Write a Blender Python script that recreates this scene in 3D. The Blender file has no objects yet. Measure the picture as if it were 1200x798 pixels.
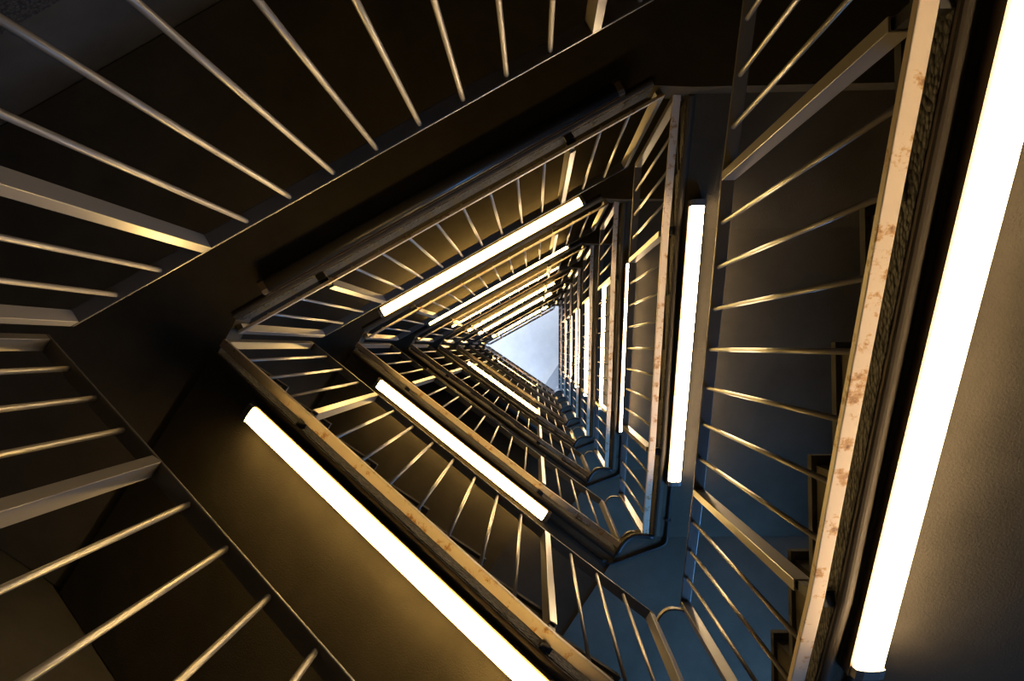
import bpy, bmesh, math, random
from mathutils import Vector, Matrix

random.seed(7)
SC = bpy.context.scene
COL = SC.collection

# ------------------------------------------------------------------ camera, world, exposure
S = 0.8                       # metres per survey unit
CAMZ = 1.45                   # eye height above the floor
cam_d = bpy.data.cameras.new('camera')
cam_d.sensor_width = 36.0
cam_d.lens = 30.0
cam_d.clip_start = 0.02
cam_d.clip_end = 200
cam = bpy.data.objects.new('camera', cam_d)
COL.objects.link(cam)
_z = Vector(((626.8 - 600) / 1000.0, (406.4 - 399) / 1000.0, 1.0)).normalized()   # the zenith in camera axes (x right, y down, z forward)
_q = Vector((0, 0, 1)).rotation_difference(_z).to_matrix()                      # world -> camera
_r, _d, _f = Vector(_q[0]), Vector(_q[1]), Vector(_q[2])
_m = Matrix((( _r.x, -_d.x, -_f.x), (_r.y, -_d.y, -_f.y), (_r.z, -_d.z, -_f.z))).to_4x4()
_m.translation = Vector((0, 0, CAMZ))
cam.matrix_world = _m
SC.camera = cam

W = bpy.data.worlds.new('overcast_sky')
SC.world = W
W.use_nodes = True
W.node_tree.nodes['Background'].inputs[0].default_value = (0.62, 0.66, 0.78, 1)
W.node_tree.nodes['Background'].inputs[1].default_value = 1.6

SC.view_settings.view_transform = 'Standard'
SC.view_settings.look = 'None'
SC.view_settings.gamma = 1.0
SC.view_settings.use_curve_mapping = False
SC.view_settings.exposure = 0.0

LAMP_E = 50.0                  # fluorescent diffuser strength
CEIL_FILL_W = 165.0                 # added ceiling fill behind each unseen clerestory window, watts
DAY_W = 165.0                  # daylight through each corner window, watts

# ------------------------------------------------------------------ survey of the well (metres)
H = 3.599 * S
HR = 1.846 * S                # handrail above the bottom rail
SIDES = {
    'right': dict(a=-0.0144, d=0.8108, t=(-1.4234, -0.72, 0.7693, 1.4829), z=(3.1613, 3.6724, 4.4629, 4.9281), nb=(3, 7, 3)),
    'lower': dict(a=2.1496, d=0.912, t=(-1.4084, -0.6896, 0.7754, 1.4655), z=(4.9524, 5.2638, 6.1691, 6.5918), nb=(3, 7, 3)),
    'upper': dict(a=4.2054, d=0.8673, t=(-1.4004, -0.8556, 0.7324, 1.2915), z=(6.61, 6.61, 6.61, 6.61), nb=(2, 8, 2)),
}
WALLW = 1.69 * S
SW = WALLW - 0.006           # slabs stop a hair short of the walls
for s in SIDES.values():
    s['n'] = Vector((math.cos(s['a']), math.sin(s['a']), 0))
    s['tt'] = Vector((-s['n'].y, s['n'].x, 0))
    s['d'] *= S
    s['t'] = [x * S for x in s['t']]
    s['z'] = [x * S + CAMZ for x in s['z']]

def P(side, u, t, z):
    """point on a side: u outward from the balustrade's inner face, t along, z up"""
    s = SIDES[side]
    p = s['n'] * (s['d'] + u) + s['tt'] * t
    return Vector((p.x, p.y, z))

def hz(side, t):
    s = SIDES[side]
    T, Z = s['t'], s['z']
    if t <= T[0]: return Z[0]
    for i in range(3):
        if t <= T[i + 1]:
            return Z[i] + (Z[i + 1] - Z[i]) * (t - T[i]) / (T[i + 1] - T[i])
    return Z[3]

# ------------------------------------------------------------------ materials
def nt(name):
    m = bpy.data.materials.new(name)
    m.use_nodes = True
    n = m.node_tree
    return m, n, n.nodes['Principled BSDF']

def ramp(n, fac, stops):
    r = n.nodes.new('ShaderNodeValToRGB')
    el = r.color_ramp.elements
    while len(el) < len(stops): el.new(0.5)
    for e, (p, c) in zip(el, stops):
        e.position = p
        e.color = (*c, 1)
    n.links.new(fac, r.inputs[0])
    return r.outputs[0]

def noise(n, scale, detail=4, rough=0.6, coord='Object'):
    tc = n.nodes.new('ShaderNodeTexCoord')
    t = n.nodes.new('ShaderNodeTexNoise')
    t.inputs['Scale'].default_value = scale
    t.inputs['Detail'].default_value = detail
    t.inputs['Roughness'].default_value = rough
    n.links.new(tc.outputs[coord], t.inputs['Vector'])
    return t.outputs['Fac']

def bump(n, b, fac, strength, dist):
    u = n.nodes.new('ShaderNodeBump')
    u.inputs['Strength'].default_value = strength
    u.inputs['Distance'].default_value = dist
    n.links.new(fac, u.inputs['Height'])
    n.links.new(u.outputs[0], b.inputs['Normal'])

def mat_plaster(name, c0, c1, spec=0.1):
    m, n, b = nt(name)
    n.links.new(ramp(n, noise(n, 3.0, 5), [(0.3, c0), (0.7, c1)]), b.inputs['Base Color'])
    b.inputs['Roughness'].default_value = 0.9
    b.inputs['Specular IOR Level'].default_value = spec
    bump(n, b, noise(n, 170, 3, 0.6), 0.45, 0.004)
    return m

def mat_pebble(name):
    m, n, b = nt(name)
    tc = n.nodes.new('ShaderNodeTexCoord')
    v = n.nodes.new('ShaderNodeTexVoronoi')
    v.inputs['Scale'].default_value = 70
    n.links.new(tc.outputs['Object'], v.inputs['Vector'])
    n.links.new(ramp(n, v.outputs['Distance'], [(0.15, (0.06, 0.057, 0.05)), (0.7, (0.010, 0.010, 0.009))]), b.inputs['Base Color'])
    b.inputs['Roughness'].default_value = 0.8
    iv = n.nodes.new('ShaderNodeMath'); iv.operation = 'SUBTRACT'; iv.inputs[0].default_value = 1
    n.links.new(v.outputs['Distance'], iv.inputs[1])
    bump(n, b, iv.outputs[0], 0.9, 0.01)
    return m

def mat_paint(name, col, rust=0.0, rough=0.35, metallic=0.0):
    m, n, b = nt(name)
    if rust:
        f = noise(n, 16, 8, 0.72)
        n.links.new(ramp(n, f, [(0.0, col), (1 - rust, col), (1 - rust + 0.05, (0.42, 0.25, 0.10)), (1.0 - rust + 0.14, (0.16, 0.07, 0.03))]), b.inputs['Base Color'])
    else:
        b.inputs['Base Color'].default_value = (*col, 1)
    b.inputs['Roughness'].default_value = rough
    b.inputs['Metallic'].default_value = metallic
    return m

def mat_emit(name, col, e):
    m, n, b = nt(name)
    b.inputs['Base Color'].default_value = (0.8, 0.75, 0.65, 1)
    b.inputs['Emission Color'].default_value = (*col, 1)
    b.inputs['Emission Strength'].default_value = e
    return m

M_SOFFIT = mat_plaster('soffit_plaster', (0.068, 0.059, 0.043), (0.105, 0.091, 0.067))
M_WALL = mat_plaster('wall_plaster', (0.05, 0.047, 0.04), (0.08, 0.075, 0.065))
M_CEIL = mat_plaster('white_ceiling', (0.70, 0.70, 0.72), (0.80, 0.80, 0.82))
M_BEAM = mat_plaster('grey_beam', (0.42, 0.43, 0.46), (0.5, 0.51, 0.54))
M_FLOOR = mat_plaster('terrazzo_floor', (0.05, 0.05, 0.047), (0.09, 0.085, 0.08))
M_PEB = mat_pebble('pebble_dash')
M_STEEL = mat_paint('painted_steel', (0.29, 0.27, 0.24), 0, 0.32, 0.15)
M_RAIL = mat_paint('handrail_steel', (0.15, 0.14, 0.125), 0, 0.38, 0.15)
M_CREAM = mat_paint('cream_painted_steel', (0.56, 0.47, 0.36), 0.45, 0.45, 0.0)
M_DUCT = mat_paint('brown_duct', (0.10, 0.07, 0.04), 0, 0.5, 0.0)
M_BEAD = mat_paint('brown_bead', (0.055, 0.042, 0.025), 0, 0.7, 0.0)
M_CABLE = mat_paint('black_conduit', (0.012, 0.012, 0.012), 0, 0.5, 0.0)
M_TRAY = mat_paint('white_enamel', (0.80, 0.74, 0.62), 0, 0.4, 0.0)
M_CAP = mat_paint('grey_plastic', (0.16, 0.15, 0.14), 0, 0.5, 0.0)
M_FRAME = mat_paint('window_frame', (0.25, 0.25, 0.25), 0, 0.5, 0.3)
M_LIT_Y = mat_emit('lit_diffuser_yellow', (1.0, 0.62, 0.19), LAMP_E)
M_LIT_W = mat_emit('lit_diffuser_warm', (1.0, 0.70, 0.38), LAMP_E)
M_UNLIT = mat_paint('unlit_diffuser', (0.035, 0.032, 0.028), 0, 0.35, 0)
M_GLASS = bpy.data.materials.new('window_glass')
M_GLASS.use_nodes = True
_n = M_GLASS.node_tree
_n.nodes.clear()
_o = _n.nodes.new('ShaderNodeOutputMaterial'); _mx = _n.nodes.new('ShaderNodeMixShader')
_t = _n.nodes.new('ShaderNodeBsdfTransparent'); _g = _n.nodes.new('ShaderNodeBsdfGlossy')
_g.inputs['Roughness'].default_value = 0.03
_t.inputs[0].default_value = (0.9, 0.95, 1.0, 1)
_mx.inputs[0].default_value = 0.08
_n.links.new(_t.outputs[0], _mx.inputs[1]); _n.links.new(_g.outputs[0], _mx.inputs[2]); _n.links.new(_mx.outputs[0], _o.inputs[0])

# ------------------------------------------------------------------ mesh helpers
class MB:
    def __init__(self): self.v = []; self.f = []; self.smooth = []
    def poly(self, pts, face, sm=False):
        k = len(self.v); self.v += [Vector(p) for p in pts]
        for f in face:
            self.f.append([k + i for i in f]); self.smooth.append(sm)
    def prism(self, a, b, sm=False):
        """closed prism between two equal rings of points"""
        n = len(a)
        fs = [[i, (i + 1) % n, n + (i + 1) % n, n + i] for i in range(n)]
        k = len(self.v); self.v += [Vector(p) for p in a] + [Vector(p) for p in b]
        for f in fs: self.f.append([k + i for i in f]); self.smooth.append(sm)
        self.f.append([k + i for i in range(n)][::-1]); self.smooth.append(False)
        self.f.append([k + n + i for i in range(n)]); self.smooth.append(False)
    def loft(self, rings, sm=False, closed=False):
        n = len(rings[0]); k = len(self.v)
        for r in rings: self.v += [Vector(p) for p in r]
        for j in range(len(rings) - 1):
            for i in range(n):
                self.f.append([k + j * n + i, k + j * n + (i + 1) % n, k + (j + 1) * n + (i + 1) % n, k + (j + 1) * n + i]); self.smooth.append(sm)
        self.f.append([k + i for i in range(n)][::-1]); self.smooth.append(False)
        self.f.append([k + (len(rings) - 1) * n + i for i in range(n)]); self.smooth.append(False)
    def tube(self, pts, r, seg=10):
        rings = []
        for i, p in enumerate(pts):
            p = Vector(p)
            a = Vector(pts[max(i - 1, 0)]); b = Vector(pts[min(i + 1, len(pts) - 1)])
            d = (b - a).normalized()
            x = d.orthogonal().normalized() if i == 0 else (px - d * px.dot(d)).normalized()
            px = x
            y = d.cross(x)
            rings.append([p + (x * math.cos(2 * math.pi * k / seg) + y * math.sin(2 * math.pi * k / seg)) * r for k in range(seg)])
        self.loft(rings, True)
    def build(self, name, mat, parent=None, root_loc=None, bevel=0):
        c = Vector((0, 0, 0))
        for p in self.v: c += p
        c /= len(self.v)
        me = bpy.data.meshes.new(name)
        me.from_pydata([p - c for p in self.v], [], self.f)
        me.materials.append(mat)
        bm = bmesh.new(); bm.from_mesh(me)
        bmesh.ops.recalc_face_normals(bm, faces=bm.faces)
        bm.to_mesh(me); bm.free()
        for pl, s in zip(me.polygons, self.smooth): pl.use_smooth = s
        o = bpy.data.objects.new(name, me)
        COL.objects.link(o)
        o.location = c
        if parent is not None:
            o.parent = parent
            o.location = c - abs_loc(parent)
        if bevel:
            b = o.modifiers.new('bevel', 'BEVEL'); b.width = bevel; b.segments = 2; b.limit_method = 'ANGLE'
        return o

def abs_loc(o):
    p = o.location.copy()
    while o.parent is not None:
        o = o.parent; p += o.location
    return p

def tag(o, label=None, cat=None, group=None, kind=None):
    if label: o['label'] = label
    if cat: o['category'] = cat
    if group: o['group'] = group
    if kind: o['kind'] = kind
    return o

def empty(name, loc):
    e = bpy.data.objects.new(name, None); e.empty_display_size = 0.1
    COL.objects.link(e); e.location = loc
    return e

def copy_tree(o, parent=None):
    c = o.copy(); COL.objects.link(c); c.parent = parent
    for ch in list(o.children): copy_tree(ch, c)
    return c

def nth(k, first=0):
    """words for the k-th storey of things whose nearest visible one is storey `first`"""
    if k < first: return 'below the picture'
    if k >= 4: return {4: 'fourth from the top', 5: 'third from the top', 6: 'second from the top', 7: 'topmost'}[k]
    return ['nearest the viewer', 'second-nearest to the viewer', 'third-nearest to the viewer', 'fourth-nearest to the viewer', 'fifth-nearest to the viewer'][k - first]
WHERE = {'right': 'right side', 'lower': 'lower-left side', 'upper': 'upper-left side'}
TOPM = 7

# heights of the slabs (storey 0)
SU = S
def zz(v): return v * S + CAMZ
UP_TOP, UP_BOT = zz(4.97), zz(4.73)
LR_TOP, LR_BOT = zz(3.28), zz(3.04)
R0_TOP, R0_BOT = UP_TOP - H, zz(1.225)
EDGE = 0.085 * S              # slab edge behind the balustrade's inner face

def line_x(s1, s2, u):
    """meeting point of two sides' lines, u outward"""
    A, B = SIDES[s1], SIDES[s2]
    a, b = A['n'], B['n']
    da, db = A['d'] + u, B['d'] + u
    det = a.x * b.y - a.y * b.x
    return Vector(((da * b.y - db * a.y) / det, (a.x * db - b.x * da) / det, 0))

# ------------------------------------------------------------------ shell: floor, walls, ceiling, windows
ZTOP = zz(6.61) + TOPM * H + 1.9          # ceiling height
V_LR = line_x('right', 'lower', WALLW); V_L = line_x('lower', 'upper', WALLW); V_UR = line_x('upper', 'right', WALLW)
Vo_LR = line_x('right', 'lower', WALLW + .22); Vo_L = line_x('lower', 'upper', WALLW + .22); Vo_UR = line_x('upper', 'right', WALLW + .22)

m = MB(); m.prism([Vector((*v.xy, -0.2)) for v in (Vo_LR, Vo_L, Vo_UR)], [Vector((*v.xy, 0)) for v in (Vo_LR, Vo_L, Vo_UR)])
tag(m.build('floor', M_FLOOR), kind='structure')

def wall(name, a, b, ao, bo, z0, z1, holes, mat):
    """wall with rectangular holes; holes = list of (f0, f1, za, zb) in fractions of the run"""
    mb = MB()
    def blk(f0, f1, za, zb):
        if f1 - f0 < 1e-6 or zb - za < 1e-6: return
        q = [a.lerp(b, f0), a.lerp(b, f1), ao.lerp(bo, f1), ao.lerp(bo, f0)]
        mb.prism([Vector((p.x, p.y, za)) for p in q], [Vector((p.x, p.y, zb)) for p in q])
    if not holes:
        blk(0, 1, z0, z1)
    else:
        f0, f1 = holes[0][0], holes[0][1]
        blk(0, f0, z0, z1); blk(f1, 1, z0, z1)
        z = z0
        for h in holes:
            blk(f0, f1, z, h[2]); z = h[3]
        blk(f0, f1, z, z1)
    return tag(mb.build(name, mat), kind='structure')

# the right wall carries a window on every lower-right corner landing; unseen top-storey clerestory windows are added to light the ceiling
zc0, zc1 = zz(6.61) + TOPM * H + 0.35, ZTOP - 0.35
RW_LEN = (V_LR - V_UR).length
wf0, wf1 = 1 - 2.1 / RW_LEN, 1 - 0.75 / RW_LEN
wz = []
for mm in range(-1, TOPM + 1):
    za = LR_TOP + mm * H + 0.75
    wz.append((wf0, wf1, za, za + 1.25))
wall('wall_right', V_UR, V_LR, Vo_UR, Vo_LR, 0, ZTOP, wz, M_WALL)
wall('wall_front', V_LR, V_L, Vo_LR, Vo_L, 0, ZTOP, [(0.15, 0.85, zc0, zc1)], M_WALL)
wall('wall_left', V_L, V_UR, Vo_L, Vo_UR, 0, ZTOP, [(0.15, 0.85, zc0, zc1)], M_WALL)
# pebble-dashed dado on the upper-left wall, one band per storey
V2_L = line_x('lower', 'upper', WALLW - .012) ; V2_UR = line_x('upper', 'right', WALLW - .012)
for mm in range(0, TOPM + 1):
    mb = MB()
    q = [V_L, V_UR, V2_UR, V2_L]
    za, zb = zz(1.45) + mm * H, zz(4.0) + mm * H
    mb.prism([Vector((p.x, p.y, za)) for p in q], [Vector((p.x, p.y, zb)) for p in q])
    tag(mb.build('trim_%d' % (mm + 2), M_PEB), kind='structure')

def window(n, a, b, ao, bo, f0, f1, za, zb):
    p, q = a.lerp(ao, .5).lerp(b.lerp(bo, .5), f0), a.lerp(ao, .5).lerp(b.lerp(bo, .5), f1)
    d = (q - p).normalized(); nn = Vector((-d.y, d.x, 0))
    t = .05
    mb = MB()
    def bar(s0, s1, y0, y1, w=.03):
        r = [p + d * s0 - nn * w, p + d * s1 - nn * w, p + d * s1 + nn * w, p + d * s0 + nn * w]
        mb.prism([Vector((v.x, v.y, y0)) for v in r], [Vector((v.x, v.y, y1)) for v in r])
    L = (q - p).length
    bar(0, L, za, za + t); bar(0, L, zb - t, zb); bar(0, t, za + t, zb - t); bar(L - t, L, za + t, zb - t)
    k = max(1, round(L / 0.8))
    for i in range(1, k):
        bar(L * i / k - .02, L * i / k + .02, za + t, zb - t)
    fr = tag(mb.build('window_%d' % n, M_FRAME), kind='structure')
    g = MB()
    r = [p - nn * .004, q - nn * .004, q + nn * .004, p + nn * .004]
    g.prism([Vector((v.x, v.y, za + .01)) for v in r], [Vector((v.x, v.y, zb - .01)) for v in r])
    g.build('window_pane', M_GLASS, fr)
    return p, q, nn

wn = 1
for (f0, f1, za, zb) in wz:
    p, q, nn = window(wn, V_UR, V_LR, Vo_UR, Vo_LR, f0, f1, za, zb)
    wn += 1
    la = bpy.data.lights.new('window_daylight', 'AREA')
    la.shape = 'RECTANGLE'; la.size = (q - p).length; la.size_y = zb - za
    la.energy = DAY_W * (.3 if wn == 2 else 1); la.color = (0.17, 0.48, 1.0)
    lo = bpy.data.objects.new('window_daylight', la)
    COL.objects.link(lo)
    c = (p + q) / 2
    out = SIDES['right']['n']
    lo.location = Vector((c.x, c.y, (za + zb) / 2)) + out * 0.2
    inward = -out
    lo.rotation_euler = (inward).to_track_quat('-Z', 'Y').to_euler()
window(wn, V_LR, V_L, Vo_LR, Vo_L, .15, .85, zc0, zc1); wn += 1  # unseen clerestory, added as an opening for the ceiling fill
window(wn, V_L, V_UR, Vo_L, Vo_UR, .15, .85, zc0, zc1); wn += 1  # second added clerestory, likewise out of view

# ceiling with one sloping bay over the lower-right corner
mb = MB(); mb.prism([Vector((*v.xy, ZTOP)) for v in (Vo_LR, Vo_L, Vo_UR)], [Vector((*v.xy, ZTOP + .2)) for v in (Vo_LR, Vo_L, Vo_UR)])
tag(mb.build('ceiling', M_CEIL), kind='structure')

zb_ = ZTOP - .25
pA, pB = Vector((.45 * S - .5 * 1.5, 1.42 * S + .75 * 1.5, 0)), Vector((.95 * S + .5 * 2.0, .67 * S - .75 * 2.0, 0))
dirn = (pB - pA).normalized(); off = Vector((-dirn.y, dirn.x, 0)) * .35
if off.dot(V_LR) < 0: off = -off
mb = MB(); mb.prism([Vector((p.x, p.y, zb_)) for p in (pA, pB, pB + off, pA + off)], [Vector((p.x, p.y, ZTOP)) for p in (pA, pB, pB + off, pA + off)])
tag(mb.build('trim_1', M_BEAM), kind='structure')
for wa, wb, wo, sd_ in ((V_LR, V_L, Vo_LR, 'lower'), (V_L, V_UR, Vo_L, 'upper')):  # added area lights, tilted up to brighten the ceiling
    la = bpy.data.lights.new('added_ceiling_fill', 'AREA')
    la.shape = 'RECTANGLE'; la.size = (wb - wa).length * .7; la.size_y = zc1 - zc0
    la.energy = CEIL_FILL_W; la.color = (0.93, 0.95, 1.0)
    lo = bpy.data.objects.new('added_ceiling_fill', la); COL.objects.link(lo)
    c = (wa + wb) / 2; n_ = SIDES[sd_]['n']
    lo.location = Vector((c.x, c.y, (zc0 + zc1) / 2)) + n_ * .26
    lo.rotation_euler = (-n_ + Vector((0, 0, .15))).to_track_quat('-Z', 'Y').to_euler()

# ------------------------------------------------------------------ landings and flights
def arc_pts(a, b, bulge, n=8):
    """points from a to b bulging towards the well's centre"""
    c = (a + b) / 2
    inw = -Vector((c.x, c.y, 0)).normalized()
    return [a.lerp(b, k / n) + inw * bulge * math.sin(math.pi * k / n) for k in range(n + 1)]

def flat(p): return Vector((p.x, p.y, 0))

def slab(poly, z0, z1, root, name, mat):
    mb = MB()
    mb.prism([Vector((p.x, p.y, z0)) for p in poly], [Vector((p.x, p.y, z1)) for p in poly])
    return mb.build(name, mat, root)

def corner_landing():
    s, l = SIDES['right'], SIDES['lower']
    a = flat(P('right', EDGE, s['t'][3], 0)); b = flat(P('right', SW, s['t'][3], 0))
    c = flat(P('lower', SW, l['t'][0], 0)); d = flat(P('lower', EDGE, l['t'][0], 0))
    poly = [a, b, flat(line_x('right', 'lower', SW)), c] + arc_pts(d, a, 0.05)[:-1]
    root = empty('corner_landing', Vector((V_LR.x * .7, V_LR.y * .7, LR_BOT)))
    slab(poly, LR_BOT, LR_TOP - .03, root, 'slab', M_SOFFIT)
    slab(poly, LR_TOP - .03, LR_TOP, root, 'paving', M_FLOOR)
    # thin rounded drip edge around the nose
    mb = MB()
    pts = [Vector((p.x, p.y, LR_BOT - .012)) for p in arc_pts(d, a, 0.06, 12)]
    mb.tube(pts, .016, 8)
    mb.build('nosing', M_CABLE, root)
    return root

def upper_landing():
    r, l, u = SIDES['right'], SIDES['lower'], SIDES['upper']
    A = flat(P('right', EDGE, r['t'][0], 0)); B = flat(P('right', SW, r['t'][0], 0))
    C = flat(P('lower', SW, l['t'][3], 0)); D = flat(P('lower', EDGE, l['t'][3], 0))
    E = flat(P('upper', EDGE, u['t'][0] + .02, 0)); F_ = flat(P('upper', EDGE, u['t'][3] - .02, 0))
    poly = [A, F_, E, D, C, flat(line_x('lower', 'upper', SW)), flat(line_x('upper', 'right', SW)), B]
    root = empty('floor_landing', Vector(((V_L.x + V_UR.x) * .35, (V_L.y + V_UR.y) * .35, UP_BOT)))
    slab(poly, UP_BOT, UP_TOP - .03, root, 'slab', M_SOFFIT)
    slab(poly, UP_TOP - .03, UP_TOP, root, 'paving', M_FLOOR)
    edge_trim('upper', root, E, F_)
    return root

SOFFIT_DROP = {'right': .05 * S, 'lower': .058 * S}
def zl(side, t):
    """soffit height along a side"""
    if side == 'upper': return UP_BOT
    return hz(side, t) - HR - SOFFIT_DROP[side]

def edge_trim(side, root, *_):
    """pebble-dashed face, rounded soffit bead and dark cable duct running along the inner edge"""
    s = SIDES[side]; t0, t1 = s['t'][0] + .01, s['t'][3] - .01
    e = EDGE
    def sweep(prof, name, mat, sm=False, a=t0, b=t1):
        mb = MB()
        mb.loft([[P(side, u, t, zl(side, t) + dz) for u, dz in prof] for t in (a, s['t'][1], s['t'][2], b)], sm)
        return mb.build(name, mat, root)
    sweep([(e - .006, .012), (e, .012), (e, .10), (e - .006, .10)], 'pebble_face', M_PEB)
    k = 6
    pr = [(e - .004, .012), (e - .004, -.002)] + [(e + .034 * i / k, -.014 * math.sin(math.pi * (.2 + .8 * i / k))) for i in range(k + 1)] + [(e + .034, .008)]
    sweep(pr, 'soffit_bead', M_BEAD)

NSTEP = 8
def flight(side):
    s = SIDES[side]; T0, T1 = s['t'][0], s['t'][3]
    g = (T1 - T0) / NSTEP
    za, zb = (R0_TOP, LR_TOP) if side == 'right' else (LR_TOP, UP_TOP)
    r = (zb - za) / NSTEP
    root = empty('stair_flight', P(side, WALLW * .5, T0, zl(side, T0)))
    # waist with the steps' saw-tooth back
    prof = [(T0, zl(side, T0))]
    for i in range(NSTEP):
        prof += [(T0 + i * g, za + (i + 1) * r - .03), (T0 + (i + 1) * g, za + (i + 1) * r - .03)]
    prof += [(T1, zl(side, T1)), (s['t'][2], zl(side, s['t'][2])), (s['t'][1], zl(side, s['t'][1]))]
    mb = MB()
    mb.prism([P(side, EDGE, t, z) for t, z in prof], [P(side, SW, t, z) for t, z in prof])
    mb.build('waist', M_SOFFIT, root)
    for i in range(NSTEP):
        mb = MB()
        t0, t1 = T0 + i * g - .025, T0 + (i + 1) * g
        z1 = za + (i + 1) * r
        q = [(EDGE - .012, t0), (SW, t0), (SW, t1), (EDGE - .012, t1)]
        mb.prism([P(side, u, t, z1 - .03) for u, t in q], [P(side, u, t, z1) for u, t in q])
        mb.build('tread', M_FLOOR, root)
    edge_trim(side, root)
    return root

# ------------------------------------------------------------------ balustrades
def balustrade(side):
    s = SIDES[side]; T = s['t']
    root = empty('balustrade', P(side, .02, (T[0] + T[3]) / 2, hz(side, (T[0] + T[3]) / 2) - HR))
    ts = [T[0] - .012, T[1], T[2], T[3] + .012]
    def sweep(u0, u1, z0, z1, name, mat, off, bev=.0025):
        mb = MB()
        rings = []
        for t in ts:
            z = hz(side, t) + off
            rings.append([P(side, u0, t, z + z0), P(side, u1, t, z + z0), P(side, u1, t, z + z1), P(side, u0, t, z + z1)])
        mb.loft(rings)
        return mb.build(name, mat, root, bevel=bev)
    hr = sweep(0, .046, 0, .012, 'handrail', M_RAIL, 0)
    br = sweep(0, {'right': .036, 'lower': .040, 'upper': .014}[side], -.028, 0, 'bottom_rail', M_CREAM, -HR + {'right': 0, 'lower': .012, 'upper': 0}[side])
    # posts
    for i, t in enumerate(T):
        mb = MB()
        end = i in (0, 3)
        zt = hz(side, t); zb = zt - HR
        w = .014 if end else .015
        z0 = zb + (0 if end else .10)
        if end:
            q = [(.002, t - w), (.042, t - w), (.042, t + w), (.002, t + w)]
            mb.prism([P(side, u, tt, z0) for u, tt in q], [P(side, u, tt, zt) for u, tt in q])
        else:
            # channel section open towards the stairs
            q = [(.0, t - w), (.045, t - w), (.045, t - w + .005), (.006, t - w + .005), (.006, t + w - .005), (.045, t + w - .005), (.045, t + w), (.0, t + w)]
            mb.prism([P(side, u, tt, z0) for u, tt in q], [P(side, u, tt, zt) for u, tt in q])
        po = mb.build('post', M_STEEL, root, bevel=.0015)
        if not end:
            mb = MB()
            q = [(.010, t - .012), (.030, t - .012), (.030, t + .012), (.010, t + .012)]
            mb.prism([P(side, u, tt, zb) for u, tt in q], [P(side, u, tt, z0 + .02) for u, tt in q])
            q = [(.004, t - .022), (.034, t - .022), (.034, t + .022), (.004, t + .022)]
            mb.prism([P(side, u, tt, zb) for u, tt in q], [P(side, u, tt, zb + .02) for u, tt in q])
            q = [(.036, t - .02), (EDGE - .006, t - .02), (EDGE - .006, t + .02), (.036, t + .02)]
            mb.prism([P(side, u, tt, zb - .02) for u, tt in q], [P(side, u, tt, zb + .012) for u, tt in q])
            mb.build('bracket', M_CABLE, po)
        else:
            mb = MB()
            for dz in (.15, HR - .22):
                c = P(side, .022, t, zb + dz); d = s['tt'] * (.02 if i == 3 else -.02)
                mb.tube([c, c + d], .005, 8)
            mb.build('bolt', M_RAIL, po)
    # balusters
    for i, nb in enumerate(s['nb']):
        for k in range(nb):
            t = T[i] + (T[i + 1] - T[i]) * (k + 1) / (nb + 1)
            mb = MB()
            mb.tube([P(side, .018, t, hz(side, t) - HR), P(side, .018, t, hz(side, t))], .0075, 10)
            mb.build('baluster', M_STEEL, root)
    return root

def corner_hoop():
    """bent flat bars closing the gap between the end posts at the lower-right corner"""
    r, l = SIDES['right'], SIDES['lower']
    root = empty('corner_hoop', P('right', .02, r['t'][3], r['z'][3] - HR))
    for dz in (-.10, -HR + .10):
        a = P('lower', .03, l['t'][0] - .012, l['z'][0] + dz); b = P('right', .03, r['t'][3] + .012, r['z'][3] + dz)
        pts = arc_pts(a, b, .05, 12)
        mb = MB(); rings = []
        for i, p in enumerate(pts):
            o = Vector((p.x, p.y, 0)).normalized()
            rings.append([p, p + o * .008, p + o * .008 + Vector((0, 0, .035)), p + Vector((0, 0, .035))])
        mb.loft(rings)
        mb.build('bent_bar', M_DUCT, root)
    return root

# ------------------------------------------------------------------ lamps
LSPAN = {'right': (-.84 * S, .99 * S), 'lower': (-.80 * S, 1.03 * S), 'upper': (-1.13 * S, 1.07 * S)}
def lamp(side, lit):
    t0, t1 = LSPAN[side]
    drop = .012 if side == 'lower' else 0
    zb, k1 = zl(side, t0) - drop, (zl(side, t1) - zl(side, t0)) / (t1 - t0)
    def lz(t): return zb + k1 * (t - t0)
    u0 = EDGE + .030 + {'right': .015, 'lower': 0.003, 'upper': -.016}[side]
    root = empty('fluorescent_lamp', P(side, u0 + .035, (t0 + t1) / 2, lz((t0 + t1) / 2)))
    g = {'right': .020, 'lower': .020, 'upper': 0.0}[side]      # extra depth of the housing
    mat = (M_LIT_W if side == 'right' else M_LIT_Y) if lit else M_UNLIT
    def sweep(prof, a, b, name, mt, par=root, sm=False):
        mb = MB()
        mb.prism([P(side, u, a, lz(a) + dz) for u, dz in prof], [P(side, u, b, lz(b) + dz) for u, dz in prof], sm)
        return mb.build(name, mt, par)
    # brown tray whose inner side hangs down beside the diffuser
    sweep([(u0, 0), (u0 - .002, -.032 - g), (u0 + .074, -.032 - g), (u0 + .072, 0)], t0 - .03, t1 + .03, 'housing', M_DUCT)
    k = 8
    prof = [(u0 + .039 - .034 * math.cos(math.pi * i / k), -.032 - g - .036 * math.sin(math.pi * i / k) ** .6) for i in range(k + 1)]
    sweep(prof, t0, t1, 'diffuser', mat, root, True)
    for a, b in ((t0 - .028, t0), (t1, t1 + .028)):
        sweep([(u0 + .002, -.032 - g), (u0 + .004, -.060 - g), (u0 + .020, -.069 - g), (u0 + .058, -.069 - g), (u0 + .074, -.060 - g), (u0 + .076, -.032 - g)], a, b, 'end_cap', M_CAP if lit else M_DUCT)
    return root

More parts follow.
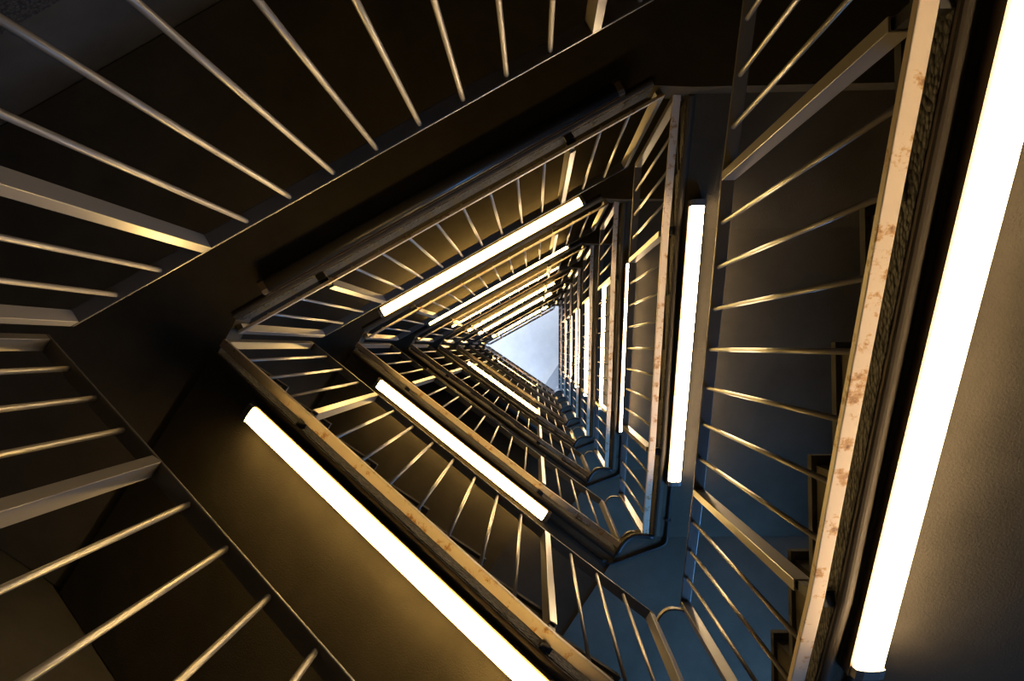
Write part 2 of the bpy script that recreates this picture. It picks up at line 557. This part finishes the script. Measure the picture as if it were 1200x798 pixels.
def conduit_run():
    """conduit from the right lamp's upper end round the landing nose to the lower-left lamp"""
    r, l = SIDES['right'], SIDES['lower']
    t0 = LSPAN['right'][1] + .03
    def pr(u, t): return P('right', u, t, zl('right', t) - .010) if t < r['t'][3] else P('right', u, t, LR_BOT - .010)
    def pl(u, t): return P('lower', u, t, zl('lower', t) - .010) if t > l['t'][0] else P('lower', u, t, LR_BOT - .010)
    pts = [pr(EDGE + .075, t0), pr(EDGE + .075, t0 + .1), pr(EDGE + .078, r['t'][3] - .04), pr(EDGE + .078, r['t'][3] + .03)]
    c = (pr(EDGE, r['t'][3] + .05) + pl(EDGE, l['t'][0] - .05)) / 2
    pts += [pr(EDGE + .05, r['t'][3] + .055), c + Vector((.03, 0, 0)), pl(EDGE + .03, l['t'][0] - .035), pl(EDGE + .07, l['t'][0] + .0), pl(EDGE + .08, l['t'][0] + .06), pl(EDGE + .075, LSPAN['lower'][0] - .03)]
    # smooth by subdivision
    for _ in range(2):
        q = [pts[0]]
        for i in range(len(pts) - 1):
            q += [pts[i].lerp(pts[i + 1], .25), pts[i].lerp(pts[i + 1], .75)]
        q.append(pts[-1]); pts = q
    root = empty('cable_conduit', pts[0])
    mb = MB(); mb.tube(pts, .010, 8); mb.build('tube', M_CABLE, root)
    mb = MB()
    for k in (len(pts) // 5, len(pts) * 4 // 5):
        p = pts[k]
        mb.prism([p + Vector((x, y, .010)) for x, y in ((-.016, -.008), (.016, -.008), (.016, .008), (-.016, .008))],
                 [p + Vector((x, y, -.013)) for x, y in ((-.016, -.008), (.016, -.008), (.016, .008), (-.016, .008))])
    mb.build('saddle_clip', M_CABLE, root)
    return root

def repeat(builder, ms, labels, cat, group):
    proto = builder(); base = proto.location.copy()
    for i, mm in enumerate(ms):
        o = proto if i == 0 else copy_tree(proto)
        o.location = base + Vector((0, 0, mm * H))
        tag(o, labels(mm), cat, group)

allm = list(range(-1, TOPM + 1)); up = list(range(0, TOPM + 1))
repeat(lambda: flight('right'), up, lambda k: 'concrete stair flight along the right side of the well, %s' % nth(k), 'stairs', 'stair flights on the right')
repeat(lambda: flight('lower'), allm, lambda k: 'concrete stair flight along the lower-left side of the well, %s' % nth(k), 'stairs', 'stair flights on the lower left')
repeat(corner_landing, allm, lambda k: 'blue-lit concrete landing at the lower-right corner of the well, %s' % nth(k), 'landing', 'corner landings')
repeat(upper_landing, allm, lambda k: 'concrete floor landing along the upper-left side of the well, %s' % nth(k), 'landing', 'floor landings')
repeat(lambda: balustrade('right'), up, lambda k: 'steel balustrade with round bars on the right flight, %s' % nth(k), 'balustrade', 'balustrades on the right')
repeat(lambda: balustrade('lower'), allm, lambda k: 'steel balustrade with round bars on the lower-left flight, %s' % nth(k, -1), 'balustrade', 'balustrades on the lower left')
repeat(lambda: balustrade('upper'), allm, lambda k: 'level steel balustrade with round bars on the upper-left side, %s' % nth(k, -1), 'balustrade', 'balustrades on the upper left')
repeat(corner_hoop, up, lambda k: 'bent steel bars between end posts at the lower-right corner, %s' % nth(k), 'corner rail', 'corner hoops')
repeat(conduit_run, up, lambda k: 'black conduit curving under the lower-right corner landing, %s' % nth(k), 'conduit', 'conduits under the corner landings')
OFF = {'right': [], 'lower': [2, 3, 5, 6], 'upper': [0, 6]}
for sd in ('right', 'lower', 'upper'):
    on = [k for k in up if k not in OFF[sd]]
    repeat(lambda: lamp(sd, True), on, lambda k: 'lit fluorescent strip lamp under the %s of the well, %s' % (WHERE[sd], nth(k)), 'lamp', 'strip lamps on the %s' % WHERE[sd])
    if OFF[sd]:
        repeat(lambda: lamp(sd, False), OFF[sd], lambda k: 'unlit fluorescent strip lamp under the %s of the well, %s' % (WHERE[sd], nth(k)), 'lamp', 'unlit strip lamps on the %s' % WHERE[sd])
